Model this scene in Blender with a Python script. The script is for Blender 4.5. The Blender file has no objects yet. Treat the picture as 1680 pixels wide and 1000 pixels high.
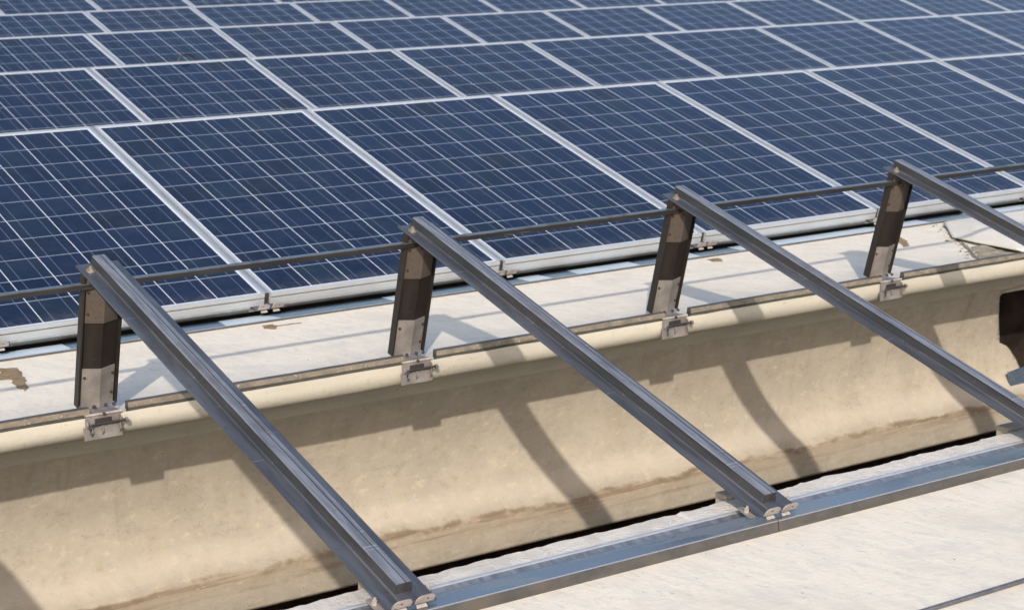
import bpy, bmesh, math, random
from mathutils import Vector, Matrix, noise, geometry
R = math.radians
random.seed(11)
scene = bpy.context.scene
COL = scene.collection

# ------------------------------------------------------------------ camera
F_PX, PITCH, YAW, ROLL = 3063.7, 0.213443, 0.594705, -0.010746
PERIOD = 2.72635            # distance between two roof rows
CAM = Vector((-2.90501, -5.83091 + PERIOD, 1.35033))
fw = Vector((math.sin(YAW) * math.cos(PITCH), math.cos(YAW) * math.cos(PITCH), -math.sin(PITCH)))
rt = Vector((math.cos(YAW), -math.sin(YAW), 0))
up = rt.cross(fw)
rt2 = math.cos(ROLL) * rt + math.sin(ROLL) * up
up2 = rt2.cross(fw)
cam = bpy.data.cameras.new('camera')
cam.sensor_width = 36.0
cam.lens = F_PX / 1680 * 36.0
cam.clip_start, cam.clip_end = 0.05, 2000
cam.dof.use_dof = True
cam.dof.focus_distance = 4.7
cam.dof.aperture_fstop = 9.0
camo = bpy.data.objects.new('camera', cam)
COL.objects.link(camo)
camo.matrix_world = Matrix.Translation(CAM) @ Matrix((rt2, up2, -fw)).transposed().to_4x4()
scene.camera = camo

# ------------------------------------------------------------------ light
LIGHT = Vector((0.68, 1.0, -0.66)).normalized()     # direction the sunlight travels
sun_el = math.asin(-LIGHT.z)
sun_az = math.atan2(-LIGHT.x, -LIGHT.y)             # clockwise from +Y
world = bpy.data.worlds.new('World')
scene.world = world
world.use_nodes = True
wn = world.node_tree.nodes
bg = wn['Background']
sky = wn.new('ShaderNodeTexSky')
sky.sky_type = 'NISHITA'
sky.sun_disc = False
sky.sun_elevation = sun_el
sky.sun_rotation = sun_az
sky.dust_density = 2.2
sky.air_density = 1.0
world.node_tree.links.new(sky.outputs[0], bg.inputs[0])
bg.inputs[1].default_value = 0.15
sun = bpy.data.lights.new('sun', 'SUN')
sun.energy = 2.6
sun.angle = R(0.8)
sun.color = (1.0, 0.93, 0.83)
suno = bpy.data.objects.new('sun', sun)
COL.objects.link(suno)
suno.rotation_euler = LIGHT.to_track_quat('-Z', 'Y').to_euler()
suno.location = (0, 0, 20)
scene.view_settings.view_transform = 'Standard'
scene.view_settings.look = 'None'
scene.view_settings.exposure = 0.62
scene.view_settings.gamma = 1.0

# ------------------------------------------------------------------ material helpers
class NT:
    def __init__(s, name):
        s.m = bpy.data.materials.new(name)
        s.m.use_nodes = True
        s.t = s.m.node_tree
        s.b = s.t.nodes['Principled BSDF']
        s.co = s.t.nodes.new('ShaderNodeTexCoord')
    def n(s, k, **kw):
        x = s.t.nodes.new(k)
        for a, v in kw.items():
            setattr(x, a, v)
        return x
    def l(s, a, b):
        s.t.links.new(a, b)
    def put(s, sock, v):
        if isinstance(v, bpy.types.NodeSocket):
            s.l(v, sock)
        else:
            sock.default_value = v
    def math(s, op, a, b=0.0, c=0.0):
        x = s.n('ShaderNodeMath', operation=op)
        s.put(x.inputs[0], a); s.put(x.inputs[1], b); s.put(x.inputs[2], c)
        return x.outputs[0]
    def mix(s, f, a, b, mode='MIX'):
        x = s.n('ShaderNodeMix', data_type='RGBA', blend_type=mode)
        x.clamp_factor = True
        s.put(x.inputs[0], f)
        for sock, v in ((x.inputs[6], a), (x.inputs[7], b)):
            if isinstance(v, bpy.types.NodeSocket):
                s.l(v, sock)
            else:
                sock.default_value = (*v, 1.0)
        return x.outputs[2]
    def noise(s, scale, detail=4.0, rough=0.55, vec=None, dist=0.0):
        x = s.n('ShaderNodeTexNoise')
        x.inputs['Scale'].default_value = scale
        x.inputs['Detail'].default_value = detail
        x.inputs['Roughness'].default_value = rough
        x.inputs['Distortion'].default_value = dist
        s.l(vec if vec is not None else s.co.outputs['Object'], x.inputs['Vector'])
        return x.outputs['Fac']
    def mapping(s, rot=(0, 0, 0), scale=(1, 1, 1), src=None, loc=(0, 0, 0)):
        x = s.n('ShaderNodeMapping')
        x.inputs['Rotation'].default_value = rot
        x.inputs['Scale'].default_value = scale
        x.inputs['Location'].default_value = loc
        s.l(src if src is not None else s.co.outputs['Object'], x.inputs['Vector'])
        return x.outputs[0]
    def ramp(s, v, a, b, lo=0.0, hi=1.0):
        x = s.n('ShaderNodeMapRange', interpolation_type='SMOOTHSTEP')
        s.put(x.inputs['Value'], v)
        x.inputs['From Min'].default_value = a
        x.inputs['From Max'].default_value = b
        x.inputs['To Min'].default_value = lo
        x.inputs['To Max'].default_value = hi
        return x.outputs[0]
    def bump(s, h, strength=0.3, dist=0.01):
        x = s.n('ShaderNodeBump')
        x.inputs['Strength'].default_value = strength
        x.inputs['Distance'].default_value = dist
        s.l(h, x.inputs['Height'])
        s.l(x.outputs[0], s.b.inputs['Normal'])
    def out(s, color=None, rough=0.6, metal=0.0, spec=0.5):
        if color is not None:
            if isinstance(color, tuple):
                s.b.inputs['Base Color'].default_value = (*color, 1)
            else:
                s.l(color, s.b.inputs['Base Color'])
        s.put(s.b.inputs['Roughness'], rough)
        s.put(s.b.inputs['Metallic'], metal)
        s.b.inputs['Specular IOR Level'].default_value = spec
        return s.m

def mat_white_concrete():
    k = NT('weathered_white_concrete')
    streak = k.noise(9, 6, 0.6, k.mapping((0, 0, 0), (2.6, 0.8, 1)), 0.8)
    fine = k.noise(30, 6, 0.7, k.mapping((0, 0, 0), (2.0, 0.6, 1)), 0.8)
    big = k.noise(2.3, 6, 0.65)
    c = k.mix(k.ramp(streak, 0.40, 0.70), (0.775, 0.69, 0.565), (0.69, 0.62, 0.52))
    c = k.mix(k.ramp(fine, 0.54, 0.74, 0, 0.8), c, (0.50, 0.465, 0.415))
    c = k.mix(k.ramp(fine, 0.42, 0.26, 0, 0.8), c, (0.85, 0.78, 0.675))
    c = k.mix(k.ramp(big, 0.48, 0.70, 0, 0.55), c, (0.63, 0.555, 0.44))
    grey = k.noise(4.5, 5, 0.65, k.mapping(loc=(9, 2, 0)))
    c = k.mix(k.ramp(grey, 0.54, 0.72, 0, 0.6), c, (0.56, 0.53, 0.49))
    spots = k.noise(21, 3, 0.5, k.mapping(loc=(3.1, 7.7, 0)))
    c = k.mix(k.ramp(spots, 0.70, 0.78, 0, 0.55), c, (0.56, 0.43, 0.26))
    pit = k.noise(70, 2, 0.5, k.mapping(loc=(1.3, 2.2, 0)))
    c = k.mix(k.ramp(pit, 0.735, 0.77, 0, 0.85), c, (0.22, 0.20, 0.18))
    k.bump(k.math('ADD', k.noise(60, 6, 0.7), k.math('MULTIPLY', streak, 0.8)), 0.35, 0.006)
    return k.out(c, 0.86, 0, 0.25)

def mat_cream_concrete():
    k = NT('cream_painted_concrete')
    a = k.noise(6, 5, 0.6, k.mapping((0, 0, 0), (0.6, 1, 2.5)))
    f = k.noise(60, 5, 0.6)
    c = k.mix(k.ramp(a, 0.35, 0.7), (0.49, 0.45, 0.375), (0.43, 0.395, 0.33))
    c = k.mix(k.ramp(f, 0.55, 0.75, 0, 0.6), c, (0.36, 0.31, 0.23))
    d = k.noise(30, 3, 0.6, k.mapping(loc=(5, 1, 2)))
    c = k.mix(k.ramp(d, 0.67, 0.76, 0, 0.7), c, (0.25, 0.21, 0.15))
    k.bump(f, 0.3, 0.004)
    return k.out(c, 0.85, 0, 0.25)

def mat_tan_concrete():
    k = NT('tan_trough_concrete')
    sep = k.n('ShaderNodeSeparateXYZ')
    k.l(k.co.outputs['Object'], sep.inputs[0])
    z = sep.outputs['Z']
    wob = k.noise(3.2, 5, 0.62, k.mapping((0, 0, 0), (1.0, 0.2, 0.2)))
    fine = k.noise(26, 6, 0.68, k.mapping((0, 0, 0), (1.0, 1, 1.6)))
    mot = k.noise(7.5, 5, 0.62)
    vein = k.noise(5.0, 4, 0.6, k.mapping((0, 0, 0), (3.5, 1, 0.55)))
    zz = k.math('ADD', z, k.math('MULTIPLY', k.math('SUBTRACT', wob, 0.5), 0.075))
    c = k.mix(k.ramp(mot, 0.32, 0.68), (0.402, 0.345, 0.272), (0.350, 0.304, 0.240))
    c = k.mix(k.ramp(vein, 0.50, 0.72, 0, 0.45), c, (0.360, 0.290, 0.208))
    c = k.mix(k.ramp(k.noise(3.2, 3, 0.5), 0.50, 0.70, 0, 0.35), c, (0.325, 0.290, 0.225))
    c = k.mix(k.ramp(fine, 0.53, 0.72, 0, 0.7), c, (0.285, 0.240, 0.180))
    c = k.mix(k.ramp(fine, 0.46, 0.30, 0, 0.55), c, (0.50, 0.425, 0.32))
    pore = k.noise(150, 2, 0.5)
    c = k.mix(k.ramp(pore, 0.68, 0.74, 0, 0.75), c, (0.17, 0.135, 0.095))
    drip = k.noise(3.0, 5, 0.7, k.mapping((0, 0, 0), (5.5, 0.6, 0.35), loc=(2, 0, 5)))
    c = k.mix(k.math('MULTIPLY', k.ramp(drip, 0.56, 0.68), k.ramp(z, -0.66, -0.40, 0.0, 0.42)), c, (0.265, 0.215, 0.155))
    crk = k.n('ShaderNodeTexVoronoi', feature='DISTANCE_TO_EDGE')
    crk.inputs['Scale'].default_value = 1.7
    wv = k.n('ShaderNodeVectorMath', operation='ADD')
    k.l(k.co.outputs['Object'], wv.inputs[0])
    wn2 = k.n('ShaderNodeTexNoise'); wn2.inputs['Scale'].default_value = 5.0; wn2.inputs['Detail'].default_value = 6.0
    k.l(k.co.outputs['Object'], wn2.inputs['Vector'])
    k.l(wn2.outputs['Color'], wv.inputs[1])
    k.l(wv.outputs[0], crk.inputs['Vector'])
    c = k.mix(k.math('MULTIPLY', k.ramp(crk.outputs['Distance'], 0.006, 0.001), k.ramp(mot, 0.46, 0.60, 0, 0.5)), c, (0.20, 0.16, 0.115))
    # pale lime deposit plus painted sunlight on the foot of the curve
    lit_dep = k.math('MULTIPLY', k.ramp(zz, -0.585, -0.640), k.ramp(zz, -0.690, -0.655))
    c = k.mix(k.math('MULTIPLY', lit_dep, 0.4), c, (0.52, 0.452, 0.372))
    # water marks along the fold: thin broken brown lines, fading downwards
    lines = k.noise(1.0, 6, 0.72, k.mapping((0, 0, 0), (1.6, 1, 46)), 0.4)
    brk = k.noise(6, 4, 0.65, k.mapping((0, 0, 0), (1.0, 1, 2.5), loc=(4, 0, 0)))
    fade = k.math('MULTIPLY', k.ramp(zz, -0.686, -0.698), k.ramp(zz, -0.790, -0.705))
    first = k.math('MULTIPLY', k.ramp(zz, -0.686, -0.697), k.ramp(zz, -0.720, -0.700))
    c = k.mix(k.math('MULTIPLY', fade, 0.55), c, (0.290, 0.215, 0.140))
    c = k.mix(k.math('MULTIPLY', k.math('MULTIPLY', fade, k.ramp(lines, 0.48, 0.60)), 0.65), c, (0.175, 0.120, 0.075))
    c = k.mix(k.math('MULTIPLY', k.math('MULTIPLY', first, k.ramp(brk, 0.42, 0.58)), 0.75), c, (0.150, 0.108, 0.070))
    c = k.mix(k.math('MULTIPLY', k.math('MULTIPLY', k.ramp(zz, -0.69, -0.71), k.ramp(k.noise(30, 5, 0.7, k.mapping((0, 0, 0), (0.8, 1, 2.4))), 0.60, 0.70)), 0.7), c, (0.50, 0.41, 0.30))
    k.bump(k.math('ADD', fine, k.math('MULTIPLY', k.noise(110, 3, 0.6), 0.5)), 0.35, 0.006)
    return k.out(c, 0.88, 0, 0.2)

def mat_rough_edge():
    k = NT('broken_concrete_edge')
    f = k.noise(90, 6, 0.7)
    g = k.noise(12, 4, 0.6)
    c = k.mix(k.ramp(g, 0.35, 0.65), (0.66, 0.61, 0.55), (0.56, 0.52, 0.47))
    c = k.mix(k.ramp(f, 0.56, 0.7, 0, 0.6), c, (0.43, 0.38, 0.32))
    k.bump(f, 0.8, 0.01)
    return k.out(c, 0.92, 0, 0.2)

def mat_edge_strip():
    k = NT('dirty_edge_strip')
    f = k.noise(45, 6, 0.7, k.mapping((0, 0, 0), (0.5, 1, 1)))
    c = k.mix(k.ramp(f, 0.35, 0.65), (0.215, 0.178, 0.132), (0.135, 0.115, 0.090))
    c = k.mix(k.ramp(k.noise(130, 3, 0.6), 0.6, 0.72, 0, 0.7), c, (0.45, 0.40, 0.33))
    k.bump(f, 0.5, 0.004)
    return k.out(c, 0.8, 0, 0.3)

def mat_galv(name, col, col2, metal=0.85, r0=0.28, r1=0.45, scale=10, stretch=(4, 0.35, 4)):
    k = NT(name)
    a = k.noise(scale, 5, 0.6, k.mapping((0, 0, 0), stretch))
    b = k.noise(60, 4, 0.6)
    c = k.mix(k.ramp(a, 0.3, 0.7), col, col2)
    c = k.mix(k.ramp(b, 0.60, 0.74, 0, 0.45), c, tuple(v * 0.6 for v in col))
    dull = k.noise(2.6, 5, 0.65, k.mapping((0, 0, 0), (3, 1.2, 3), loc=(7, 3, 1)))
    c = k.mix(k.ramp(dull, 0.52, 0.66, 0, 0.55), c, tuple(v * f for v, f in zip(col, (0.72, 0.64, 0.58))))
    scr = k.noise(26, 2, 0.4, k.mapping((0, 0, R(40)), (0.35, 5, 3)))
    c = k.mix(k.ramp(scr, 0.70, 0.76, 0, 0.5), c, tuple(min(1, v * 1.7 + 0.05) for v in col2))
    k.bump(a, 0.06, 0.003)
    return k.out(c, k.math('ADD', k.ramp(a, 0.25, 0.75, r0, r1), k.ramp(dull, 0.52, 0.66, 0, 0.15)), metal, 0.5)

def mat_rail_patches():
    # steel strip in pale blue and dark navy patches
    k = NT('steel_blue_patches')
    x = k.noise(2.4, 1.0, 0.4, k.mapping((0, 0, R(20)), (1.0, 0.15, 0.0)))
    pale_patch = k.ramp(x, 0.490, 0.496)
    f2 = k.noise(9, 4, 0.6)
    pale = k.mix(k.ramp(f2, 0.3, 0.7), (0.42, 0.52, 0.62), (0.50, 0.585, 0.66))
    dark = k.mix(k.ramp(f2, 0.3, 0.7), (0.035, 0.06, 0.095), (0.07, 0.09, 0.12))
    c = k.mix(pale_patch, dark, pale)
    return k.out(c, k.ramp(pale_patch, 0, 1, 0.25, 0.45), 0.0, 0.5)

def mat_rail_steel():
    k = NT('blue_grey_rail_steel')
    n1 = k.noise(3.0, 5, 0.62, k.mapping((0, 0, R(15)), (1.0, 3.0, 1)), 1.2)
    n2 = k.noise(26, 4, 0.6)
    patch = k.ramp(n1, 0.50, 0.545)
    c = k.mix(patch, (0.165, 0.18, 0.205), (0.235, 0.235, 0.24))
    c = k.mix(k.ramp(n2, 0.60, 0.75, 0, 0.3), c, (0.22, 0.23, 0.25))
    return k.out(c, k.ramp(patch, 0, 1, 0.22, 0.36), 0.6, 0.5)

def mat_dirty_steel():
    k = NT('grey_brown_dirty_steel')
    a = k.noise(14, 6, 0.7, k.mapping((0, 0, 0), (1, 1, 2)))
    b = k.noise(5, 4, 0.6)
    c = k.mix(k.ramp(a, 0.3, 0.7), (0.095, 0.088, 0.081), (0.060, 0.057, 0.054))
    c = k.mix(k.ramp(b, 0.52, 0.7, 0, 0.7), c, (0.115, 0.090, 0.068))
    return k.out(c, 0.55, 0.25, 0.4)

def mat_flat(name, col, rough=0.5, metal=0.0, spec=0.5, var=0.25, scale=30):
    k = NT(name)
    a = k.noise(scale, 4, 0.6)
    c = k.mix(k.ramp(a, 0.3, 0.7), tuple(v * (1 - var) for v in col), tuple(min(1, v * (1 + var * 0.6)) for v in col))
    return k.out(c, rough, metal, spec)

PW, PL = 0.975, 1.640        # panel size
LIP, LIPT = 0.0088, 0.019     # frame lip widths (sides / top edge)
def mat_cells():
    k = NT('solar_cells')
    sep = k.n('ShaderNodeSeparateXYZ')
    k.l(k.co.outputs['Object'], sep.inputs[0])
    oi = k.n('ShaderNodeObjectInfo')
    x0, y0 = 0.0150, 0.022
    cx = (PW - 2 * x0) / 6
    cy = (PL - y0 - 0.026) / 10
    u = k.math('DIVIDE', k.math('SUBTRACT', sep.outputs['X'], x0), cx)
    v = k.math('DIVIDE', k.math('SUBTRACT', sep.outputs['Y'], y0), cy)
    fu = k.math('FRACT', u); fv = k.math('FRACT', v)
    iu = k.math('FLOOR', u); iv = k.math('FLOOR', v)
    du = k.math('MULTIPLY', k.math('MINIMUM', fu, k.math('SUBTRACT', 1.0, fu)), cx)
    dv = k.math('MULTIPLY', k.math('MINIMUM', fv, k.math('SUBTRACT', 1.0, fv)), cy)
    gap_u = k.math('LESS_THAN', du, 0.0017)
    gap_v = k.math('LESS_THAN', dv, 0.0024)
    out = k.math('MAXIMUM',
                 k.math('MAXIMUM', k.math('LESS_THAN', u, 0.0), k.math('GREATER_THAN', u, 6.0)),
                 k.math('MAXIMUM', k.math('LESS_THAN', v, 0.0), k.math('GREATER_THAN', v, 10.0)))
    bb = k.math('LESS_THAN', k.math('MULTIPLY', k.math('ABSOLUTE', k.math('SUBTRACT', k.math('ABSOLUTE', k.math('SUBTRACT', fu, 0.5)), 0.25)), cx), 0.0010)
    com = k.n('ShaderNodeCombineXYZ')
    k.l(k.math('ADD', iu, k.math('MULTIPLY', oi.outputs['Random'], 91.0)), com.inputs[0])
    k.l(iv, com.inputs[1])
    wnz = k.n('ShaderNodeTexWhiteNoise', noise_dimensions='3D')
    k.l(com.outputs[0], wnz.inputs['Vector'])
    sepc = k.n('ShaderNodeSeparateColor')
    k.l(wnz.outputs['Color'], sepc.inputs[0])
    off = k.n('ShaderNodeVectorMath', operation='ADD')
    k.l(k.co.outputs['Object'], off.inputs[0])
    sc = k.n('ShaderNodeVectorMath', operation='SCALE')
    k.l(wnz.outputs['Color'], sc.inputs[0]); sc.inputs['Scale'].default_value = 8.0
    k.l(sc.outputs[0], off.inputs[1])
    vor = k.n('ShaderNodeTexVoronoi')
    vor.inputs['Scale'].default_value = 34
    k.l(off.outputs[0], vor.inputs['Vector'])
    sepv = k.n('ShaderNodeSeparateColor')
    k.l(vor.outputs['Color'], sepv.inputs[0])
    c = k.mix(sepc.outputs[0], (0.0030, 0.0086, 0.0285), (0.0052, 0.0134, 0.0430))
    c = k.mix(k.ramp(sepc.outputs[1], 0.72, 1.0), c, (0.006, 0.0175, 0.036))
    c = k.mix(k.ramp(sepc.outputs[2], 0.80, 1.0), c, (0.0052, 0.0085, 0.019))
    c = k.mix(k.ramp(oi.outputs['Random'], 0.0, 1.0, 0.0, 0.25), c, (0.009, 0.0135, 0.029))
    c = k.mix(k.ramp(sepv.outputs[0], 0.3, 1.0, 0, 0.7), c, (0.008, 0.0165, 0.041))
    c = k.mix(k.math('MULTIPLY', bb, 0.85), c, (0.13, 0.165, 0.23))
    c = k.mix(k.math('MULTIPLY', gap_v, 0.85), c, (0.24, 0.275, 0.335))
    c = k.mix(k.math('MAXIMUM', gap_u, out), c, (0.50, 0.54, 0.61))
    dust = k.noise(5, 5, 0.6)
    c = k.mix(k.ramp(dust, 0.4, 0.8, 0.008, 0.028), c, (0.40, 0.37, 0.34))
    edge = k.math('MULTIPLY', k.ramp(sep.outputs['Y'], 0.10, 0.012), k.ramp(k.noise(16, 5, 0.7), 0.35, 0.65))
    c = k.mix(k.math('MULTIPLY', edge, 0.10), c, (0.40, 0.36, 0.31))
    m = k.out(c, k.ramp(dust, 0.3, 0.7, 0.09, 0.18), 0.0, 0.10)
    return m

M = dict(
    white=mat_white_concrete(), cream=mat_cream_concrete(), tan=mat_tan_concrete(),
    rough=mat_rough_edge(), strip=mat_edge_strip(),
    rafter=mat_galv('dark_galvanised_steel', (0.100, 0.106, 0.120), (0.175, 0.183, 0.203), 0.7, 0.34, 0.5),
    rafterside=mat_galv('shaded_steel_side', (0.034, 0.033, 0.033), (0.062, 0.059, 0.059), 0.4, 0.4, 0.6),  # shade painted into the sides of the rafter head
    rafterhead=mat_galv('worn_sunlit_head', (0.20, 0.203, 0.218), (0.345, 0.348, 0.368), 0.65, 0.34, 0.52, 14, (6, 0.5, 4)),  # worn head top, lightened as if sunlit
    rafterpale=mat_galv('pale_galvanised_steel', (0.33, 0.36, 0.39), (0.42, 0.45, 0.48), 0.5, 0.35, 0.5),
    stainless=mat_galv('stainless_plate', (0.20, 0.18, 0.168), (0.30, 0.272, 0.255), 0.35, 0.35, 0.5, 16, (1, 1, 1)),
    brownsteel=mat_galv('dark_brown_post_steel', (0.012, 0.009, 0.007), (0.021, 0.0155, 0.012), 0.1, 0.5, 0.65, 8, (2, 2, 0.5)),  # brown also stands for dark surroundings mirrored in the steel
    platedark=mat_galv('post_head_plate', (0.085, 0.068, 0.058), (0.115, 0.092, 0.078), 0.2, 0.45, 0.6, 16, (1, 1, 1)),
    tab=mat_flat('pale_stainless_tab', (0.40, 0.355, 0.32), 0.45, 0.2),
    brass=mat_flat('zinc_yellow_bolt', (0.36, 0.31, 0.25), 0.4, 0.6),
    rust=mat_flat('dark_rusty_bolt', (0.060, 0.036, 0.026), 0.7, 0.2),
    hook=mat_flat('dark_hook_steel', (0.05, 0.045, 0.042), 0.45, 0.4),
    rod=mat_galv('brace_steel', (0.014, 0.012, 0.011), (0.026, 0.023, 0.021), 0.1, 0.4, 0.55, 12, (0.4, 4, 4)),
    railsteel=mat_rail_steel(), pale_patch=mat_rail_patches(), dirty=mat_dirty_steel(),
    silver=mat_flat('bright_galvanised_roll', (0.50, 0.515, 0.535), 0.34, 0.6, 0.5, 0.1),
    alu=mat_flat('anodised_aluminium', (0.41, 0.425, 0.44), 0.45, 0.3, 0.5, 0.06, 8),
    groove=mat_flat('painted_gap_shade', (0.05, 0.05, 0.045), 0.7),  # dark tone that paints shade into narrow gaps
    cells=mat_cells(),
    black=mat_flat('unlit_gap_black', (0.008, 0.007, 0.007), 0.9, 0, 0.1),  # paints unlit gaps and the void below the roof
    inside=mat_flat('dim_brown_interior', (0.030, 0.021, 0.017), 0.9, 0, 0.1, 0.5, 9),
    fillet=mat_flat('eroded_mortar', (0.36, 0.295, 0.215), 0.9, 0, 0.2, 0.45, 22),
    rim=mat_flat('broken_rim', (0.52, 0.42, 0.33), 0.9, 0, 0.2, 0.25, 60),
    mud=mat_flat('brown_mud', (0.27, 0.185, 0.10), 0.8, 0, 0.3, 0.35, 40),
    flap=mat_flat('pale_sheet_metal', (0.74, 0.675, 0.565), 0.6, 0.0, 0.2, 0.08, 5),
    cable=mat_flat('grey_steel_cable', (0.16, 0.16, 0.17), 0.4, 0.6),
    ground=mat_flat('dark_ground', (0.09, 0.085, 0.08), 0.9, 0, 0.2),
    blackrub=mat_flat('black_cable', (0.02, 0.02, 0.02), 0.5),
    bluesteel=mat_flat('blue_steel_bracket', (0.11, 0.15, 0.20), 0.4, 0.4),
)

# ------------------------------------------------------------------ mesh helpers
class MB:
    def __init__(s):
        s.v, s.f, s.mi, s.mats = [], [], [], []
    def mat(s, key):
        if key not in s.mats:
            s.mats.append(key)
        return s.mats.index(key)
    def add(s, vs, fs, key):
        o = len(s.v)
        s.v += [tuple(a) for a in vs]
        k = s.mat(key)
        for f in fs:
            s.f.append([o + i for i in f]); s.mi.append(k)
        return s
    def box(s, a, b, key, M4=None):
        (x0, y0, z0), (x1, y1, z1) = a, b
        vs = [Vector(q) for q in ((x0, y0, z0), (x1, y0, z0), (x1, y1, z0), (x0, y1, z0), (x0, y0, z1), (x1, y0, z1), (x1, y1, z1), (x0, y1, z1))]
        if M4: vs = [M4 @ q for q in vs]
        return s.add(vs, [(3, 2, 1, 0), (4, 5, 6, 7), (0, 1, 5, 4), (1, 2, 6, 5), (2, 3, 7, 6), (3, 0, 4, 7)], key)
    def prism(s, poly, axis, a, b, keys, capkey=None, n=1, jit=None):
        """closed polygon (p,q) extruded along axis 'x' (p=y,q=z), 'y' (p=x,q=z) or 'z' (p=x,q=y); keys: one per edge or one."""
        m = len(poly)
        mk = {'x': lambda p, q, t: (t, p, q), 'y': lambda p, q, t: (p, t, q), 'z': lambda p, q, t: (p, q, t)}[axis]
        vs = []
        for j in range(n + 1):
            t = a + (b - a) * j / n
            for i, (p, q) in enumerate(poly):
                if jit: p, q = jit(i, p, q, t)
                vs.append(mk(p, q, t))
        if isinstance(keys, str): keys = [keys] * m
        flip = (axis == 'y')
        for i in range(m):
            fs = []
            for j in range(n):
                A = j * m + i; B = j * m + (i + 1) % m
                q = (A, B, B + m, A + m)
                fs.append(q if flip else q[::-1])
            o = len(s.v) if i == 0 else o0
            if i == 0:
                o0 = o; s.v += vs
            k = s.mat(keys[i])
            for f in fs:
                s.f.append([o0 + z for z in f]); s.mi.append(k)
        k = s.mat(capkey or keys[0])
        s.f.append([o0 + i for i in range(m)]); s.mi.append(k)
        s.f.append([o0 + n * m + i for i in range(m)][::-1]); s.mi.append(k)
        return s
    def cyl(s, p, d, r, h, key, n=6, r2=None):
        d = Vector(d).normalized(); p = Vector(p)
        a = d.orthogonal().normalized(); b = d.cross(a)
        r2 = r if r2 is None else r2
        vs = [p + (a * math.cos(t) + b * math.sin(t)) * r for t in [2 * math.pi * i / n for i in range(n)]]
        vs += [p + d * h + (a * math.cos(t) + b * math.sin(t)) * r2 for t in [2 * math.pi * i / n for i in range(n)]]
        fs = [(i, (i + 1) % n, n + (i + 1) % n, n + i) for i in range(n)]
        fs += [tuple(range(n))[::-1], tuple(range(n, 2 * n))]
        return s.add(vs, fs, key)
    def tube(s, pts, r, key, n=8):
        pts = [Vector(q) for q in pts]
        vs, fs = [], []
        for i, q in enumerate(pts):
            d = (pts[min(i + 1, len(pts) - 1)] - pts[max(i - 1, 0)]).normalized()
            a = d.cross(Vector((0, 0, 1)))
            a = a.normalized() if a.length > 1e-4 else Vector((1, 0, 0))
            b = d.cross(a)
            for t in range(n):
                w = 2 * math.pi * t / n
                vs.append(q + (a * math.cos(w) + b * math.sin(w)) * r)
        for i in range(len(pts) - 1):
            for t in range(n):
                fs.append((i * n + t, i * n + (t + 1) % n, (i + 1) * n + (t + 1) % n, (i + 1) * n + t))
        fs += [tuple(range(n))[::-1], tuple(range((len(pts) - 1) * n, len(pts) * n))]
        return s.add(vs, fs, key)
    def mesh(s, name, smooth=False, bevel=0.0):
        me = bpy.data.meshes.new(name)
        me.from_pydata(s.v, [], s.f)
        for k in s.mats: me.materials.append(M[k])
        me.polygons.foreach_set('material_index', s.mi)
        bm = bmesh.new(); bm.from_mesh(me)
        bmesh.ops.recalc_face_normals(bm, faces=bm.faces)
        if bevel:
            ed = [e for e in bm.edges if len(e.link_faces) == 2 and e.calc_face_angle(0) > 0.7]
            bmesh.ops.bevel(bm, geom=ed, offset=bevel, segments=2, profile=0.6, affect='EDGES')
        bm.to_mesh(me); bm.free()
        if smooth:
            me.shade_smooth()
            me.set_sharp_from_angle(angle=R(38))
        return me
    def build(s, name, parent=None, **kw):
        o = bpy.data.objects.new(name, s.mesh(name, **kw))
        COL.objects.link(o)
        if parent: o.parent = parent
        return o

def empty(name, loc=(0, 0, 0), rot=(0, 0, 0)):
    o = bpy.data.objects.new(name, None)
    o.empty_display_size = 0.1
    o.location = loc; o.rotation_euler = rot
    COL.objects.link(o)
    return o

def tag(o, label, cat, group=None, kind=None):
    if label: o['label'] = label
    if cat: o['category'] = cat
    if group: o['group'] = group
    if kind: o['kind'] = kind
    return o

def copy_tree(o, parent=None):
    c = o.copy(); COL.objects.link(c)
    if parent: c.parent = parent
    for ch in list(o.children):
        copy_tree(ch, c)
    return c

# ------------------------------------------------------------------ shared layout
TILT = 0.277112
DRIFT = 1.066258                      # sideways drift of the joints from row to row
CT, ST = math.cos(TILT), math.sin(TILT)
def joint_x(row, i): return i + DRIFT * (row - 1)
def lip_z(y): return -0.015 - 0.071 * (y - 1.62)      # top of the concrete slab, y in its own row frame
XA, XB = -6.0, 9.0                    # concrete beams run past both sides of the picture

# ------------------------------------------------------------------ setting
g = MB(); g.add([(-400, -400, -6), (400, -400, -6), (400, 900, -6), (-400, 900, -6)], [(0, 1, 2, 3)], 'ground')
go = g.build('ground'); go['kind'] = 'structure'

g = MB(); g.prism([(0.05, -1.35), (2.9, -1.35), (2.9, -1.30), (0.05, -1.30)], 'x', XA, XB, 'black')  # black sheet added to paint the gap below the wall as unlit
g.box((XA, 2.36, -1.30), (XB, 2.40, -0.215), 'inside')  # dark back plane, dimness of the interior put into its colour
gu = g.build('dark_void_sheet'); gu['kind'] = 'structure'

# ------------------------------------------------------------------ concrete roof beams
def fbm(x, y, s, seed):
    return noise.fractal(Vector((x * s, y * s, seed)), 1.0, 2.0, 5)

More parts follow.
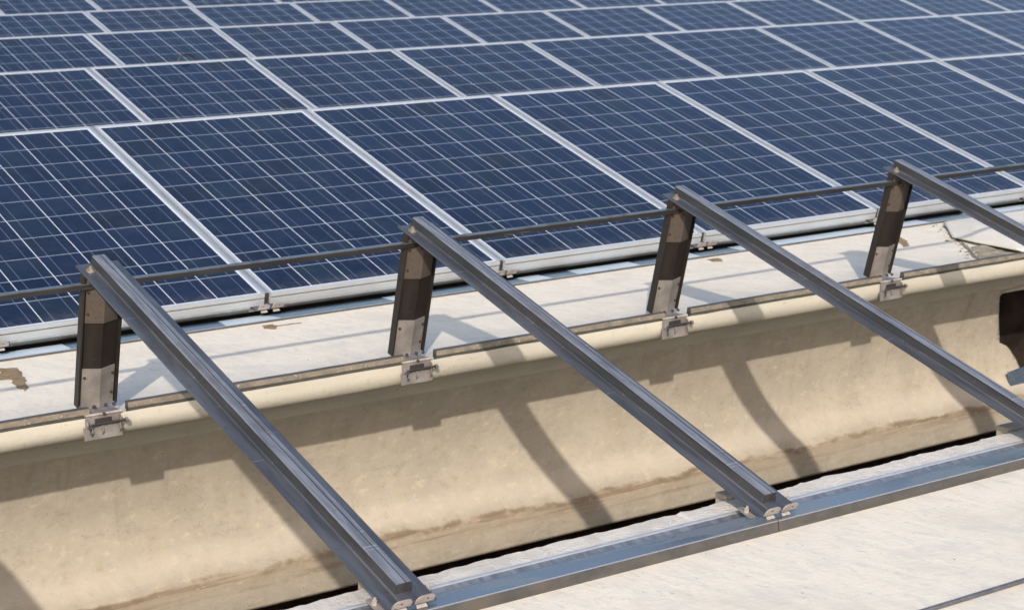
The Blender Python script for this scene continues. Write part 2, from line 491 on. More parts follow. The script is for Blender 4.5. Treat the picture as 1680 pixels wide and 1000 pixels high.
rr = 0.055
arc = [(1.60 + rr - rr * math.cos(a), -0.072 + 0.723 * rr - rr * math.sin(a)) for a in [R(q) for q in (0, 15, 30, 45, 60, 75)]]
SLAB = ([(1.600, -0.0125)] + arc +
        [(1.70, -0.098), (1.82, -0.115), (1.93, -0.15), (1.99, -0.21), (2.015, -0.26), (2.10, -0.26), (2.30, -0.20), (2.80, -0.17),
         (2.805, -0.095), (2.45, lip_z(2.45)), (1.95, lip_z(1.95)), (1.6055, lip_z(1.608) - 0.002)])
nl = len(SLAB)
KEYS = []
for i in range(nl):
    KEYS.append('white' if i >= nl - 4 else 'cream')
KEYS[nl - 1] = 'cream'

WALL = [(2.000, -0.225), (2.018, -0.30), (2.040, -0.37), (2.056, -0.44), (2.062, -0.50), (2.058, -0.55), (2.040, -0.600), (2.010, -0.645),
        (1.975, -0.678), (1.950, -0.697), (1.944, -0.722), (1.946, -0.775), (1.955, -0.825)]

def make_slab(parent, jagged=True):
    m = MB()
    def jit(i, p, q, t):
        if 1 <= i <= 6:
            w = 0.004 * noise.noise(Vector((t * 1.3, i * 0.2, 3.0)))
            return p + w, q + w
        if i == nl - 1 or i == 0:
            return p, q + 0.0025 * noise.noise(Vector((t * 9, 1.0, 0)))
        return p, q
    m.prism(SLAB, 'x', XA, XB, KEYS, 'cream', n=240, jit=jit)
    return m.build('top_slab', parent, smooth=True)

def make_edge(parent):
    # broken concrete strip behind the rail
    m = MB()
    n = 900
    vs, fs = [], []
    for j in range(n + 1):
        x = XA + (XB - XA) * j / n
        jag = 0.010 * noise.noise(Vector((x * 6, 0, 9))) + 0.006 * noise.noise(Vector((x * 26, 0, 4))) + 0.003 * noise.noise(Vector((x * 70, 0, 4)))
        h = 0.0015 * noise.noise(Vector((x * 40, 5, 4)))
        yb = PERIOD + 0.166 + jag
        vs += [(x, PERIOD + 0.091, -0.072), (x, PERIOD + 0.135 + jag * 0.4, -0.070 + h), (x, yb, -0.070 + h * 2), (x, yb + 0.004 + jag * 0.3, -0.10), (x, yb - 0.01, -0.19), (x, PERIOD + 0.091, -0.19)]
    for j in range(n):
        for i in range(6):
            A = j * 6 + i; B = j * 6 + (i + 1) % 6
            fs.append((A, A + 6, B + 6, B))
    m.add(vs, fs, 'rough')
    return m.build('broken_edge', parent)

HOLE = [(3.060, -0.487), (3.043, -0.425), (3.020, -0.367), (2.996, -0.309), (2.986, -0.272), (3.004, -0.250), (3.058, -0.244), (3.126, -0.245), (3.30, -0.243), (3.62, -0.245),
        (3.70, -0.30), (3.71, -0.62), (3.66, -0.735), (3.40, -0.742), (3.26, -0.720), (3.205, -0.670), (3.165, -0.615), (3.154, -0.567), (3.133, -0.533), (3.104, -0.506)]
def wall_yz(s):
    """s runs 0..1 along the WALL profile"""
    t = s * (len(WALL) - 1)
    i = min(int(t), len(WALL) - 2); f = t - i
    pts = [Vector((*WALL[max(0, min(len(WALL) - 1, k))], 0)) for k in (i - 1, i, i + 1, i + 2)]
    p0, p1, p2, p3 = pts
    q = 0.5 * ((2 * p1) + (p2 - p0) * f + (2 * p0 - 5 * p1 + 4 * p2 - p3) * f * f + (3 * p1 - p0 - 3 * p2 + p3) * f ** 3)
    return q.x, q.y
def z_to_s(z):
    lo, hi = 0.0, 1.0
    for _ in range(40):
        mid = (lo + hi) / 2
        if wall_yz(mid)[1] > z: lo = mid
        else: hi = mid
    return lo
def make_wall(parent, hole):
    NS = 44
    m = MB()
    def P(x, s):
        y, z = wall_yz(s)
        w = 0.004 * noise.noise(Vector((x * 0.9, s * 2, 5)))
        return (x, y + w, z)
    def grid(xa, xb, nx):
        vs = [P(xa + (xb - xa) * i / nx, j / NS) for i in range(nx + 1) for j in range(NS + 1)]
        fs = [(i * (NS + 1) + j, (i + 1) * (NS + 1) + j, (i + 1) * (NS + 1) + j + 1, i * (NS + 1) + j + 1) for i in range(nx) for j in range(NS)]
        m.add(vs, fs, 'tan')
    if not hole:
        grid(XA, XB, 60)
    else:
        grid(XA, 2.9, 40)
        grid(3.9, XB, 20)
        # the stretch with the knocked-out opening
        poly = []
        for i in range(len(HOLE)):
            (xa, za), (xb, zb) = HOLE[i], HOLE[(i + 1) % len(HOLE)]
            k = max(1, int(math.hypot(xb - xa, zb - za) / 0.006))
            for j in range(k):
                x = xa + (xb - xa) * j / k; z = za + (zb - za) * j / k
                a = 0.0028 * noise.noise(Vector((x * 40, z * 40, 1))) + 0.0032 * noise.noise(Vector((x * 120, z * 120, 7)))
                poly.append(Vector((x + a, z_to_s(z) + a * 1.2)))
        npoly = len(poly)
        verts = list(poly)
        edges = [(i, (i + 1) % npoly) for i in range(npoly)]
        nx = 40
        base = len(verts)
        for i in range(nx + 1):
            for j in range(NS + 1):
                verts.append(Vector((2.9 + i / nx, j / NS)))
        res = geometry.delaunay_2d_cdt(verts, edges, [], 0, 1e-6)
        V2, F2 = res[0], res[2]
        def inside(q):
            c = False
            for i in range(npoly):
                a, b = poly[i], poly[(i + 1) % npoly]
                if (a.y > q.y) != (b.y > q.y) and q.x < (b.x - a.x) * (q.y - a.y) / (b.y - a.y) + a.x:
                    c = not c
            return c
        fs = []
        for f in F2:
            cen = sum((V2[i] for i in f), Vector((0, 0))) / len(f)
            if not inside(cen): fs.append(tuple(f))
        m.add([P(q.x, q.y) for q in V2], fs, 'tan')
    me = m.mesh('trough_wall')
    bm = bmesh.new(); bm.from_mesh(me)
    bmesh.ops.remove_doubles(bm, verts=bm.verts, dist=0.0004)
    bmesh.ops.recalc_face_normals(bm, faces=bm.faces)
    if sum(f.normal.y for f in bm.faces) > 0:
        bmesh.ops.reverse_faces(bm, faces=bm.faces)
    bm.to_mesh(me); bm.free()
    me.shade_smooth(); me.set_sharp_from_angle(angle=R(40))
    o = bpy.data.objects.new('trough_wall', me); COL.objects.link(o); o.parent = parent
    md = o.modifiers.new('thick', 'SOLIDIFY'); md.thickness = 0.035; md.offset = -1.0
    me.materials.append(M['rim']); md.material_offset_rim = 1
    return o

POST_HALF = 0.062
def make_strips(parent, row, xs):
    # edging strip along the lip, broken at every post
    xs = sorted(xs)
    bounds = [XA] + xs + [XB]
    for a, b in zip(bounds[:-1], bounds[1:]):
        x0 = a + (0.066 if a != XA else 0.0); x1 = b - (0.045 if b != XB else 0.0)
        m = MB()
        def jit(i, p, q, t): return p, q + 0.0012 * noise.noise(Vector((t * 7, i, 2)))
        m.prism([(1.602, -0.0035), (1.604, 0.0115), (1.622, 0.0135), (1.626, -0.011)], 'x', x0, x1, ['strip', 'dirty', 'dirty', 'strip'], 'dirty', n=30, jit=jit)
        m.prism([(1.6045, -0.020), (1.6045, -0.0045), (1.620, -0.0045), (1.620, -0.020)], 'x', x0, x1, 'groove', 'groove')  # dark bar painting the shade under the strip
        m.build('edge_strip', parent, bevel=0.0)

def beam(row, label, hole, full=True):
    """row k: the slab whose lip carries the posts of row k and whose far side carries the rail of row k+1"""
    e = empty('roof_beam', (0, row * PERIOD, 0))
    make_slab(e)
    if row == -1:
        make_edge(e)
    else:
        m = MB(); m.prism([(PERIOD + 0.060, -0.15), (PERIOD + 0.060, -0.074), (PERIOD + 0.40, -0.074), (PERIOD + 0.40, -0.15)], 'x', XA, XB, 'black')  # black sheet added to paint the shade beneath the front panels
        m.build('gap_shade_sheet', e)
    make_wall(e, hole)
    tag(e, label, 'concrete beam', 'precast concrete roof beams')
    return e

beam_near = beam(-1, 'pale concrete roof slab in the bottom right foreground in front of the blue-grey rail', False)
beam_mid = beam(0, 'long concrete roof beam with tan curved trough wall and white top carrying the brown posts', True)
make_strips(beam_mid, 0, [joint_x(0, i) for i in range(-3, 8)])
# spacer blocks below the rail at each rafter
for i in range(-2, 4):
    x = joint_x(0, i)
    m = MB(); m.box((x + 0.005, 0.185, -0.33), (x + 0.075, 0.225, -0.064), 'tan')
    o = m.build('spacer_block', beam_near, bevel=0.004)
    o.location = (0, PERIOD, 0)
beam_far = empty('roof_beam', (0, PERIOD, 0))
tag(beam_far, 'concrete roof beam lying in the dark beneath the nearest row of panels', 'concrete beam', 'precast concrete roof beams')
for ch in beam_near.children:
    if ch.name.startswith('spacer'): continue
    c = ch.copy(); COL.objects.link(c); c.parent = beam_far

# ------------------------------------------------------------------ rails
def rail_mesh(near_bottom, flat, xa, xb, topkey, farlip=True, dy=0.0):
    m = MB()
    m.prism([(-0.034 + dy, near_bottom), (-0.032 + dy, flat + 0.0015), (-0.029 + dy, flat + 0.003), (-0.026 + dy, flat), (-0.026 + dy, near_bottom)], 'x', xa, xb, ['dirty', 'silver', 'silver', 'dirty', 'dirty'], 'dirty')
    m.prism([(-0.0255 + dy, flat - 0.003), (-0.0255 + dy, flat - 0.0005), (0.046, flat - 0.0025), (0.0465, flat - 0.0065)], 'x', xa, xb, topkey, 'dirty')
    if farlip:
        m.prism([(0.0468, flat - 0.010), (0.0468, flat - 0.0045), (0.055, flat - 0.0055), (0.0555, flat - 0.010)], 'x', xa, xb, 'dirtyblue', 'dirty')
        m.prism([(0.0565, flat - 0.0115), (0.0565, flat - 0.0085), (0.067, flat - 0.0080), (0.078, flat - 0.0035), (0.079, flat - 0.007), (0.067, flat - 0.0125)], 'x', xa, xb, 'rafterhead', 'dirty')
        n = 10
        poly = [(0.0845 + 0.0062 * math.cos(2 * math.pi * k / n), flat - 0.0045 + 0.0050 * math.sin(2 * math.pi * k / n)) for k in range(n)]
        m.prism(poly, 'x', xa, xb, 'silver', 'silver')
    return m
M['dirtyblue'] = mat_galv('greenish_grey_steel', (0.13, 0.14, 0.135), (0.19, 0.195, 0.19), 0.5, 0.35, 0.5, 8, (0.4, 4, 4))
SEAM = joint_x(0, 1) - 0.02
o = rail_mesh(-0.0895, -0.064, XA, SEAM - 0.003, 'railsteel').build('mounting_rail', smooth=True)
tag(o, 'steel mounting rail on the foreground slab edge, left of the joint between its two lengths', 'rail', 'mounting rails')
o = rail_mesh(-0.0895, -0.0645, SEAM, XB, 'railsteel').build('mounting_rail', smooth=True)
tag(o, 'shiny blue-grey steel mounting rail on the foreground slab edge running off to the right', 'rail', 'mounting rails')
o = rail_mesh(-0.0905, -0.081, XA, XB, 'pale_patch', False, -0.030).build('mounting_rail', smooth=True)
o.location = (0, PERIOD, 0)
tag(o, 'steel mounting strip with pale blue and dark patches below the nearest panels', 'rail', 'mounting rails')

# ------------------------------------------------------------------ rafters (inverted T with a boxed head)
FN = -0.0445         # top of the flange below the panel plane
def rafter_profile(ktop, kside, n0, w=1.0):
    m = MB()
    t0, t1 = -0.022, 1.655
    fl = [(-0.059, FN - 0.004), (-0.059, FN), (-0.0225, FN), (-0.020, FN + 0.002), (-0.020, FN + 0.004), (0.020, FN + 0.004), (0.020, FN + 0.002), (0.0225, FN), (0.059, FN), (0.059, FN - 0.004)]
    m.prism(fl, 'y', t0, t1, 'rafter', 'rafter')
    hd = [(-0.0185, FN + 0.0045), (-0.0150, n0 - 0.0055), (-0.0163, n0 - 0.002), (-0.0135, n0), (0.0035, n0), (0.0045, n0 - 0.0025), (0.0055, n0), (0.0135, n0), (0.0163, n0 - 0.002), (0.0150, n0 - 0.0055), (0.0185, FN + 0.0045)]
    hd = [(a * w, b) for a, b in hd]
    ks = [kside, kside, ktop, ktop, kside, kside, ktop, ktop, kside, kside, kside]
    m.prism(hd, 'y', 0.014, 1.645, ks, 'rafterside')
    return m.mesh('profile', smooth=False, bevel=0.0)
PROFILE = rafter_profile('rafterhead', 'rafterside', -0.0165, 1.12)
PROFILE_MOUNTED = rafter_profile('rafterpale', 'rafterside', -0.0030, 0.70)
def tab_mesh(sx):
    # rounded stop tab bent up from the end of the flange
    m = MB()
    pts = []
    x0, x1, h, r = 0.005, 0.050, 0.022, 0.013
    for a in range(0, 91, 15):
        pts.append((x0 + r - r * math.cos(R(a)), h - r + r * math.sin(R(a))))
    for a in range(90, -1, -15):
        pts.append((x1 - r + r * math.cos(R(a)), h - r + r * math.sin(R(a))))
    pts = [(x1, 0.0), (x0, 0.0)] + pts
    poly = [(sx * a, FN + 0.0005 + b) for a, b in pts]
    m.prism(poly, 'y', -0.0275, -0.0245, 'tab', 'tab')
    m.cyl((sx * 0.031, -0.0275, FN + 0.013), (0, -1, 0), 0.0022, 0.0008, 'rust', 8)
    me = m.mesh('stop_tab')
    for v in me.vertices:      # leaning slightly outwards
        v.co.y -= (v.co.z - FN) * 0.35
    return me
TAB = {s: tab_mesh(s) for s in (-1, 1)}
def bolt_mesh(r=0.008, h=0.007):
    m = MB()
    m.cyl((0, 0, 0), (0, 0, 1), r * 1.5, 0.002, 'brass', 16)
    m.cyl((0, 0, 0.002), (0, 0, 1), r, h, 'brass', 6)
    m.cyl((0, 0, 0.002 + h), (0, 0, 1), r * 0.5, 0.006, 'brass', 10)
    return m.mesh('hex_bolt')
BOLT = bolt_mesh(0.0085, 0.006)
def clip_mesh():
    m = MB()
    # plate between rail and flange, with two upright bent fins in front
    m.box((-0.072, -0.005, -0.0592), (0.072, 0.040, -0.0562), 'stainless')
    m.box((-0.050, 0.004, -0.0561), (0.050, 0.030, FN - 0.0045), 'rust')
    for x in (-0.034, 0.014):
        m.add([(x, -0.024, -0.060), (x + 0.026, -0.024, -0.060), (x + 0.024, -0.012, -0.0505), (x + 0.002, -0.012, -0.0505)], [(0, 1, 2, 3)], 'tab')
        m.add([(x + 0.027, -0.026, -0.060), (x + 0.030, 0.004, -0.058), (x + 0.027, -0.010, -0.0495)], [(0, 1, 2)], 'brass')
    return m.mesh('seat_clip')
CLIP = clip_mesh()
def clipbolt_mesh():
    m = MB()
    m.cyl((0, 0, 0), (0, 0, 1), 0.006, 0.010, 'tab', 6)
    m.cyl((0, 0, 0.010), (0, 0, 1), 0.003, 0.006, 'tab', 8)
    return m.mesh('clip_bolt')
CBOLT = clipbolt_mesh()

def link(name, me, parent, loc=(0, 0, 0), rot=(0, 0, 0)):
    o = bpy.data.objects.new(name, me); COL.objects.link(o); o.parent = parent
    o.location = loc; o.rotation_euler = rot
    return o
def make_rafter(x, row, detail):
    e = empty('rafter', (x, row * PERIOD, 0), (TILT, 0, 0))
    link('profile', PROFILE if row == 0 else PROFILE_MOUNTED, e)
    if detail >= 1:
        for s in (-1, 1): link('stop_tab', TAB[s], e)
        cl = link('seat_clip', CLIP, e)
        for s in (-1, 1): link('clip_bolt', CBOLT, cl, (s * 0.064, 0.018, -0.0562))
    if detail >= 2:
        link('hex_bolt', BOLT, e, (-0.034, 1.612, FN))
    return e
ORD = ['first', 'second', 'third', 'fourth', 'fifth', 'sixth', 'seventh', 'eighth', 'ninth', 'tenth', 'eleventh', 'twelfth', 'thirteenth', 'fourteenth']
RAFT_LABEL = {
    -1: 'bare steel rafter just past the left edge whose shadow crosses the bottom left corner',
    0: 'bare grey steel rafter on the leftmost post, ending at the bottom edge',
    1: 'bare grey steel rafter on the second post from the left, ending on the foreground rail',
    2: 'bare grey steel rafter on the third post from the left, crossing the right edge',
    3: 'short visible length of bare grey rafter on the rightmost post above the bent sheet metal'}
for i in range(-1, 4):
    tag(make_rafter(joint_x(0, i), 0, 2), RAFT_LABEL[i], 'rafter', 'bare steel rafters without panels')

# ------------------------------------------------------------------ posts
def make_post(x, row, label):
    t = 1.612
    e = empty('support_post', (x, row * PERIOD + t * CT + 0.458 * ST, t * ST - 0.458 * CT + 0.0), (TILT, 0, 0))
    H = 0.458 + FN - 0.005
    m = MB()
    V = [(-0.052, 0.012), (-0.050, 0.0), (0.002, -0.015), (0.052, 0.002), (0.054, 0.014), (0.058, 0.014), (0.0585, -0.012), (0.0545, -0.014), (0.0525, -0.002), (0.002, -0.0185), (-0.0505, -0.0035), (-0.0535, -0.016), (-0.0575, -0.015), (-0.0575, 0.012)]
    m.prism(V, 'z', 0.004, H, 'brownsteel', 'brownsteel')
    m.build('column', e, bevel=0.0)
    def vplate(name, z0, z1, key, off=-0.0025):
        p = MB()
        a, b, c = (-0.0475, -0.004), (0.002, -0.0195), (0.0475, -0.004)
        th = 0.003
        poly = [a, b, c, (c[0], c[1] - th), (b[0], b[1] - th), (a[0], a[1] - th)]
        p.prism(poly, 'z', z0, z1, key, key)
        return p.build(name, e)
    vplate('base_plate', 0.0, 0.122, 'stainless')
    vplate('head_plate', 0.262, H - 0.004, 'platedark')
    for (bx, bz) in ((-0.040, 0.095), (0.040, 0.100), (0.039, 0.040), (-0.040, 0.290), (-0.041, 0.355), (-0.006, 0.362)):
        by = -0.0065 - (0.0475 - abs(bx)) * 0.30
        b = MB(); b.cyl((bx, by, bz), (0, -1, 0), 0.0042, 0.004, 'rust', 8)
        b.build('bolt', e)
    for bx, bk in ((-0.018, 'rust'), (0.016, 'rust'), (0.040, 'rust')):
        b = MB(); b.cyl((bx, -0.034, 0.012), (0, -0.3, 1), 0.0055, 0.005, 'rust', 6); b.build('anchor_bolt', e)
    # clamp hanging over the front of the lip, built upright: undo the tilt
    c = empty('clamp', (0, 0, 0), (-TILT, 0, 0)); c.parent = e
    oy = 1.600 - (t * CT + 0.458 * ST)          # world y of the fascia relative to the post foot
    oz = 0.0 - (t * ST - 0.458 * CT)
    q = MB()
    x0, x1 = -0.063, 0.042
    def pl(y, z): return (oy + y, oz + z)
    # foot plate lying on the slab, bent over the lip
    q.prism([pl(0.075, -0.012), pl(0.075, -0.009), pl(-0.004, -0.0035), pl(-0.004, -0.0065)], 'x', x0, x1, 'stainless')
    q.prism([pl(-0.0045, -0.007), pl(-0.0045, -0.044), pl(-0.0075, -0.044), pl(-0.0075, -0.004)], 'x', x0 + 0.004, x1 - 0.004, 'stainless')
    # flared lower plate
    q.prism([pl(-0.010, -0.038), pl(-0.014, -0.071), pl(-0.017, -0.071), pl(-0.013, -0.036)], 'x', x0 - 0.008, x1 - 0.004, 'stainless')
    for gx in (x0 + 0.012, x0 + 0.042, x1 - 0.012):
        q.prism([pl(-0.0125, -0.038), pl(-0.0160, -0.062), pl(-0.026, -0.050), pl(-0.020, -0.032)], 'x', gx, gx + 0.003, 'stainless')
    # shoulders beside the hook
    q.prism([pl(-0.0078, -0.012), pl(-0.0078, -0.036), pl(-0.021, -0.036), pl(-0.024, -0.028), pl(-0.021, -0.018)], 'x', x0 - 0.001, x0 + 0.003, 'stainless')
    q.prism([pl(-0.0078, -0.012), pl(-0.0078, -0.036), pl(-0.021, -0.036), pl(-0.024, -0.028), pl(-0.021, -0.018)], 'x', x1 - 0.010, x1 - 0.006, 'stainless')
    q.box((-0.036, oy - 0.0105, oz - 0.033), (0.012, oy - 0.0078, oz - 0.016), 'hook')
    w = q.build('clamp_plate', c)
    b = MB(); b.tube([(x0 + 0.0, *pl(-0.008, -0.0045)), (x1, *pl(-0.008, -0.0045))], 0.0034, 'tab', 10)
    b.build('clamp_bar', c)
    b = MB()
    b.tube([(x0 + 0.006, *pl(-0.030, -0.052)), (x0 + 0.003, *pl(-0.032, -0.038)), (x0 + 0.010, *pl(-0.026, -0.029)), (x0 + 0.030, *pl(-0.022, -0.028)), (x1 - 0.002, *pl(-0.022, -0.028)), (x1 + 0.012, *pl(-0.022, -0.030))], 0.0036, 'hook', 8)
    b.build('hook_bolt', c)
    b = MB(); b.cyl((x1 + 0.004, *pl(-0.022, -0.029)), (1, 0, 0), 0.008, 0.007, 'stainless', 6); b.build('hook_nut', c)
    b = MB(); b.cyl((-0.010, *pl(-0.011, -0.0045)), (0, -1, 0), 0.0045, 0.004, 'rust', 8); b.build('clamp_screw', c)
    tag(e, label, 'post', 'dark steel posts along the lip')
    return e
POST_LABEL = {-1: 'dark brown steel post standing just past the left edge of the picture',
              0: 'tall dark brown steel post at far left, holding up the leftmost rafter',
              1: 'dark brown steel post with stainless foot plate, second from the left',
              2: 'dark brown leaning steel post, third from the left, between two bare rafters',
              3: 'dark brown steel post farthest right, next to the bent pale sheet metal'}
for i in range(-1, 4):
    make_post(joint_x(0, i), 0, POST_LABEL[i])

# brace running along the fronts of all post heads
m = MB()
yb = 1.556
m.prism([(yb, 0.350), (yb, 0.3625), (yb + 0.003, 0.3625), (yb + 0.003, 0.353), (yb + 0.020, 0.353), (yb + 0.020, 0.350)][::1], 'x', XA, XB, 'rod', 'rod')
m.prism([(yb - 0.0008, 0.363), (yb - 0.0008, 0.3655), (yb + 0.0225, 0.3665), (yb + 0.0225, 0.363)], 'x', XA, XB, 'rafter', 'rafter')
o = m.build('brace_bar')
tag(o, 'thin steel brace bar running level across all post heads below the rafter ends', 'brace bar')

# ------------------------------------------------------------------ solar panels
def frame_mesh():
    m = MB()
    T, B = 0.0, -0.0435
    m.box((0, 0.0, -0.0140), (PW, 0.0125, T), 'alu')                    # front upper bead
    m.box((0.001, 0.0105, -0.0190), (PW - 0.001, 0.0122, -0.0142), 'groove')  # dark bar painting the shaded slot
    m.box((0, 0.0005, B), (PW, 0.0120, -0.0192), 'alu')
    m.box((0, PL - LIPT, B), (PW, PL, T), 'alu')
    m.box((0, 0.0127, B), (LIP, PL - LIPT - 0.0002, T - 0.0003), 'alu')
    m.box((PW - LIP, 0.0127, B), (PW, PL - LIPT - 0.0002, T - 0.0003), 'alu')
    me = m.mesh('frame', bevel=0.0012)
    return me
FRAME = frame_mesh()
gl = MB(); gl.box((LIP - 0.002, 0.011, -0.006), (PW - LIP + 0.002, PL - LIPT + 0.002, -0.0025), 'cells')
GLASS = gl.mesh('cell_glass')
tr = MB()
tr.prism([(0.008, -0.0680), (0.004, -0.0640), (0.002, -0.0560), (0.002, -0.0500), (0.004, -0.0445), (0.030, -0.0445), (0.030, -0.0680)], 'x', 0.052, PW - 0.052, ['rafterside', 'dirty', 'dirtyblue', 'rafterpale', 'dirty', 'dirty', 'dirty'], 'dirty')  # highlight to dark shade gradient painted face by face
TRIM = tr.mesh('lower_trim', smooth=True)
VIS = {1: (-1, 5), 2: (-1, 7), 3: (-1, 9), 4: (-1, 6), 5: (-1, 1)}
ROWN = {1: 'nearest row', 2: 'second row from the front', 3: 'third row from the front', 4: 'fourth row from the front', 5: 'farthest row at the top'}
ROWR = {1: 'nearest panel row', 2: 'second panel row from the front', 3: 'third panel row from the front', 4: 'fourth panel row from the front', 5: 'farthest panel row at the top edge'}
def panel(row, i, label):
    x = joint_x(row, i) + 0.0125
    e = empty('solar_panel', (x, row * PERIOD, 0), (TILT, 0, 0))
    link('frame', FRAME, e)
    link('cell_glass', GLASS, e)
    if row == 1: link('lower_trim', TRIM, e)
    tag(e, label, 'solar panel', 'framed blue solar panels in rows')
    return e
for r, (a, b) in VIS.items():
    for i in range(a - 1, b + 2):
        if i < a: lab = 'blue solar panel past the left edge, ' + ROWN[r]
        elif i > b: lab = 'blue solar panel just past the right end, ' + ROWN[r]
        else: lab = 'blue solar panel, %s from the left in the %s' % (ORD[i - a], ROWN[r])
        panel(r, i, lab)
    for i in range(a - 1, b + 3):
        if i <= a: lab = 'steel panel strip %s the left edge, %s' % ('at' if i == a else 'well past', ROWN[r])
        else: lab = '%s steel strip from the left between panels, %s' % (ORD[i - a - 1], ROWN[r])
        tag(make_rafter(joint_x(r, i), r, 1 if r == 1 else 0), lab, 'rafter', 'rafters between mounted panels')

# ------------------------------------------------------------------ small things
def patch(name, pts, label, cat, key='mud', seed=1):
    """irregular thin crust lying on the middle slab; pts = (x, y) outline"""
    out = []
    for i in range(len(pts)):
        a, b = Vector(pts[i]), Vector(pts[(i + 1) % len(pts)])
        k = 6
        for j in range(k):
            q = a.lerp(b, j / k)
            out.append(q + Vector((noise.noise(Vector((q.x * 40, q.y * 30, seed))), noise.noise(Vector((q.x * 40, q.y * 30, seed + 5))))) * 0.012)
    m = MB()
    n = len(out)
    vs = [(q.x, q.y, lip_z(q.y) - 0.001) for q in out] + [(q.x, q.y, lip_z(q.y) + 0.002) for q in out]
    fs = [tuple(range(n, 2 * n))] + [(i, (i + 1) % n, n + (i + 1) % n, n + i) for i in range(n)]
    m.add(vs, fs, key)
    o = m.build(name)
    tag(o, label, cat, 'brown mud stains on the white slab')
    return o
patch('mud_stain', [(-1.20, 2.62), (-1.033, 2.561), (-0.993, 2.516), (-1.03, 2.36), (-1.070, 2.204), (-1.112, 2.118), (-1.105, 2.20), (-1.075, 2.33), (-1.16, 2.40), (-1.16, 2.45), (-1.066, 2.47), (-1.06, 2.50), (-1.20, 2.54)],
      'hook-shaped brown mud stain on the white slab at the left edge', 'stain', seed=2)
patch('mud_stain', [(-0.072, 2.645), (-0.030, 2.655), (-0.045, 2.585), (0.035, 2.570), (0.035, 2.552), (-0.050, 2.560), (-0.080, 2.515), (-0.105, 2.56)],
      'small brown mud stain with a thin tail, right of the leftmost rafter', 'stain', seed=5)
patch('mud_stain', [(1.930, 2.640), (1.990, 2.640), (1.965, 2.585), (1.925, 2.525), (1.895, 2.545)],
      'small brown mud stain near the third post on the white slab', 'stain', seed=8)
patch('mud_stain', [(2.86, 2.50), (2.885, 2.50), (2.80, 2.36), (2.675, 2.23), (2.655, 2.24), (2.76, 2.37)],
      'narrow slanting brown mud stain right of the rightmost post', 'stain', seed=11)

# bent pale sheet over the beam joint
m = MB()
top = [(3.395, 2.690, -0.088), (3.546, 2.690, -0.086), (3.80, 2.690, -0.082), (4.20, 2.690, -0.080), (5.0, 2.690, -0.078)]
rid = [(3.297, 2.620, -0.074), (3.051, 2.223, -0.010), (2.944, 1.984, 0.016), (3.30, 1.86, 0.030), (4.0, 1.86, 0.034)]
low = [(2.933, 2.234, -0.045), (2.845, 2.022, -0.028), (2.707, 1.660, 0.004), (3.10, 1.645, 0.012), (4.0, 1.645, 0.014)]
def along(c, t):
    i = min(int(t), len(c) - 2)
    return Vector(c[i]).lerp(Vector(c[i + 1]), t - i)
vs, fs = [], []
NC, NR = 32, 14
for i in range(NC + 1):
    t = 4.0 * i / NC
    A, B, C_ = along(top, t), along(rid, t), along(low, t)
    for j in range(NR + 1):
        u = j / NR
        # quadratic blend that hugs the ridge, so the fold is rounded and not a crease
        if u < 0.44: q = A.lerp(B, u / 0.5)
        elif u > 0.56: q = B.lerp(C_, (u - 0.5) / 0.5)
        else:
            p, r_ = A.lerp(B, 0.88), B.lerp(C_, 0.12); w = (u - 0.44) / 0.12
            q = p.lerp(B, w).lerp(B.lerp(r_, w), w)
        q = q + Vector((0, 0, 0.004 * noise.noise(Vector((q.x * 3, q.y * 3, 8)))))
        vs.append(q)
for i in range(NC):
    for j in range(NR):
        P0 = i * (NR + 1) + j
        fs.append((P0, P0 + 1, P0 + NR + 2, P0 + NR + 1))
m.add(vs, fs, 'flap')
o = m.build('bent_sheet', smooth=True)
md = o.modifiers.new('thick', 'SOLIDIFY'); md.thickness = 0.0035; md.offset = -1
tag(o, 'bent pale grey sheet metal flap lying on the slab at the right edge', 'sheet metal')
# eroded mortar fillet below the sheet, toned darker for the shade there
m = MB()
nx, ny = 60, 16
vs, fs = [], []
for i in range(nx + 1):
    for j in range(ny + 1):
        f = j / ny
        y = 1.634 + 0.36 * f
        xl = 2.47 + (y - 1.645) * 0.85 + 0.015 * noise.noise(Vector((y * 30, 0, 3)))
        x = xl + (4.2 - xl) * i / nx
        h = 0.006 + 0.010 * noise.fractal(Vector((x * 11, y * 11, 2)), 1.0, 2.0, 4)
        if i == 0 or j == 0: h = -0.004
        vs.append((x, y, lip_z(y) + max(h, -0.004)))
for i in range(nx):
    for j in range(ny):
        A = i * (ny + 1) + j
        fs.append((A, A + ny + 1, A + ny + 2, A + 1))
m.add(vs, fs, 'fillet')
o = m.build('mortar_fillet', smooth=True)
tag(o, 'eroded tan mortar patch below the bent sheet at the right end of the slab', 'mortar')
# broken mortar along the beam joint under the sheet
random.seed(4)
m = MB()
for k in range(70):
    f = random.random()
    x = 2.47 + (3.30 - 2.47) * f + random.uniform(-0.02, 0.10 * (1 - f) + 0.02); y = 1.69 + (2.66 - 1.69) * f + random.uniform(-0.03, 0.03)
    s = random.uniform(0.004, 0.012)
    bmv = [Vector((random.uniform(-1, 1), random.uniform(-1, 1), random.uniform(-0.4, 0.6))) * s for _ in range(8)]
    h = bmesh.new()
    for q in bmv: h.verts.new(q + Vector((x, y, lip_z(y) + s * 0.1)))
    bmesh.ops.convex_hull(h, input=h.verts)
    h.verts.index_update()
    idx = {v: i for i, v in enumerate(h.verts)}
    m.add([v.co for v in h.verts], [tuple(idx[v] for v in f2.verts) for f2 in h.faces], 'cream' if random.random() < 0.6 else 'strip')
    h.free()
o = m.build('mortar_rubble')
tag(o, 'broken mortar crumbs along the beam joint under the bent sheet', 'rubble', kind='stuff')
m = MB()
pts = []
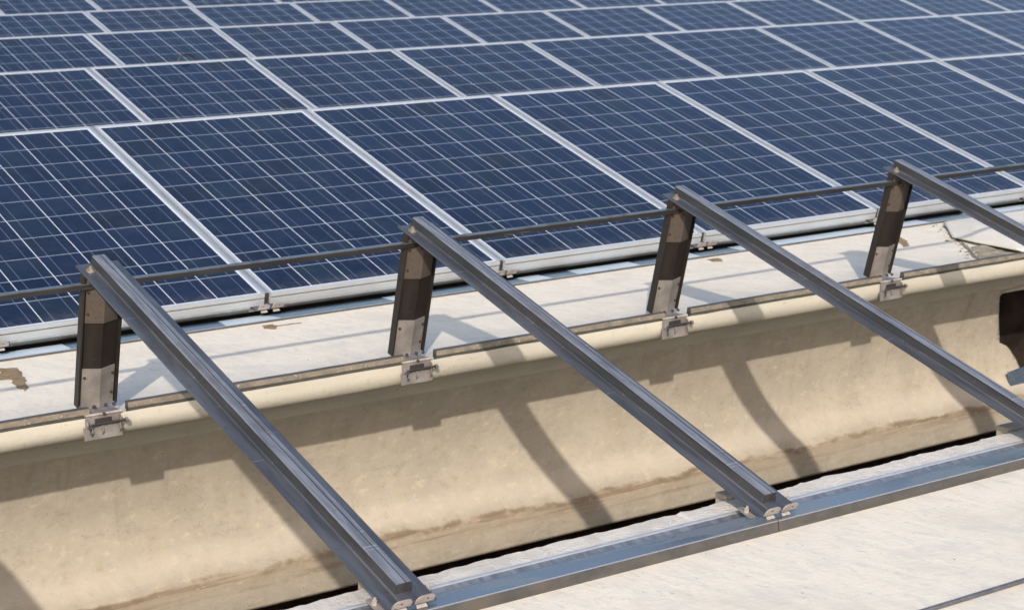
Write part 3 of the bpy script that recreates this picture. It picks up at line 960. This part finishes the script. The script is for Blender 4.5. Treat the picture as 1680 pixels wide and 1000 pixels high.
for k in range(60):
    f = k / 59
    pts.append((2.465 + 0.866 * f + 0.012 * noise.noise(Vector((f * 14, 0, 2))), 1.645 + 1.02 * f + 0.012 * noise.noise(Vector((f * 14, 3, 2)))))
vs, fs = [], []
for k, (x, y) in enumerate(pts):
    w = 0.007 + 0.005 * noise.noise(Vector((k * 0.4, 1, 1)))
    vs += [(x - w, y + w * 0.6, lip_z(y) + 0.0015), (x + w, y - w * 0.6, lip_z(y) + 0.0015)]
for k in range(59): fs.append((2 * k, 2 * k + 1, 2 * k + 3, 2 * k + 2))
m.add(vs, fs, 'strip')
o = m.build('joint_crack', beam_mid)

# steel cable lying on the foreground slab
m = MB()
pts = []
for k in range(60):
    x = -1.2 + 4.2 * k / 59
    y = -0.648 - 0.012 * x - 0.010 + 0.004 * noise.noise(Vector((x * 1.5, 0, 0)))
    pts.append((x, y, lip_z(y + PERIOD) + 0.0055))
m.tube(pts, 0.0055, 'cable', 8)
o = m.build('steel_cable', smooth=True)
tag(o, 'thin grey steel cable lying on the pale slab in the bottom right corner', 'cable')

# loop of black cable standing up behind the second panel row
m = MB()
cx = joint_x(2, 0) + 0.62
yy = 2 * PERIOD + PL * CT + 0.02
pts = [(cx + 0.075 * math.cos(R(a)), yy + 0.01 * math.sin(R(a * 2)), PL * ST - 0.045 + 0.085 * math.sin(R(a))) for a in range(-10, 191, 12)]
m.tube(pts, 0.006, 'blackrub', 8)
o = m.build('cable_loop', smooth=True)
tag(o, 'small black cable loop poking up behind the top edge of the second panel row', 'cable')

# blue steel bracket bolted beside the opening in the trough wall
e = empty('wall_bracket', (0, 0, 0))
m = MB()
m.prism([(3.045, -0.600), (3.150, -0.588), (3.160, -0.640), (3.130, -0.700), (3.075, -0.712)], 'y', 1.995, 2.003, 'bluesteel', 'bluesteel')
ob = m.build('plate', e)
m = MB(); m.prism([(3.10, -0.735), (3.14, -0.66), (3.23, -0.665), (3.26, -0.74)], 'y', 1.965, 1.993, 'rough', 'rough'); m.build('mortar_pad', e)
m = MB(); m.cyl((3.135, 1.972, -0.668), (0, -1, 0.2), 0.010, 0.02, 'silver', 6); m.build('bolt', e)
tag(e, 'small blue steel bracket bolted to the trough wall below the dark opening', 'bracket')
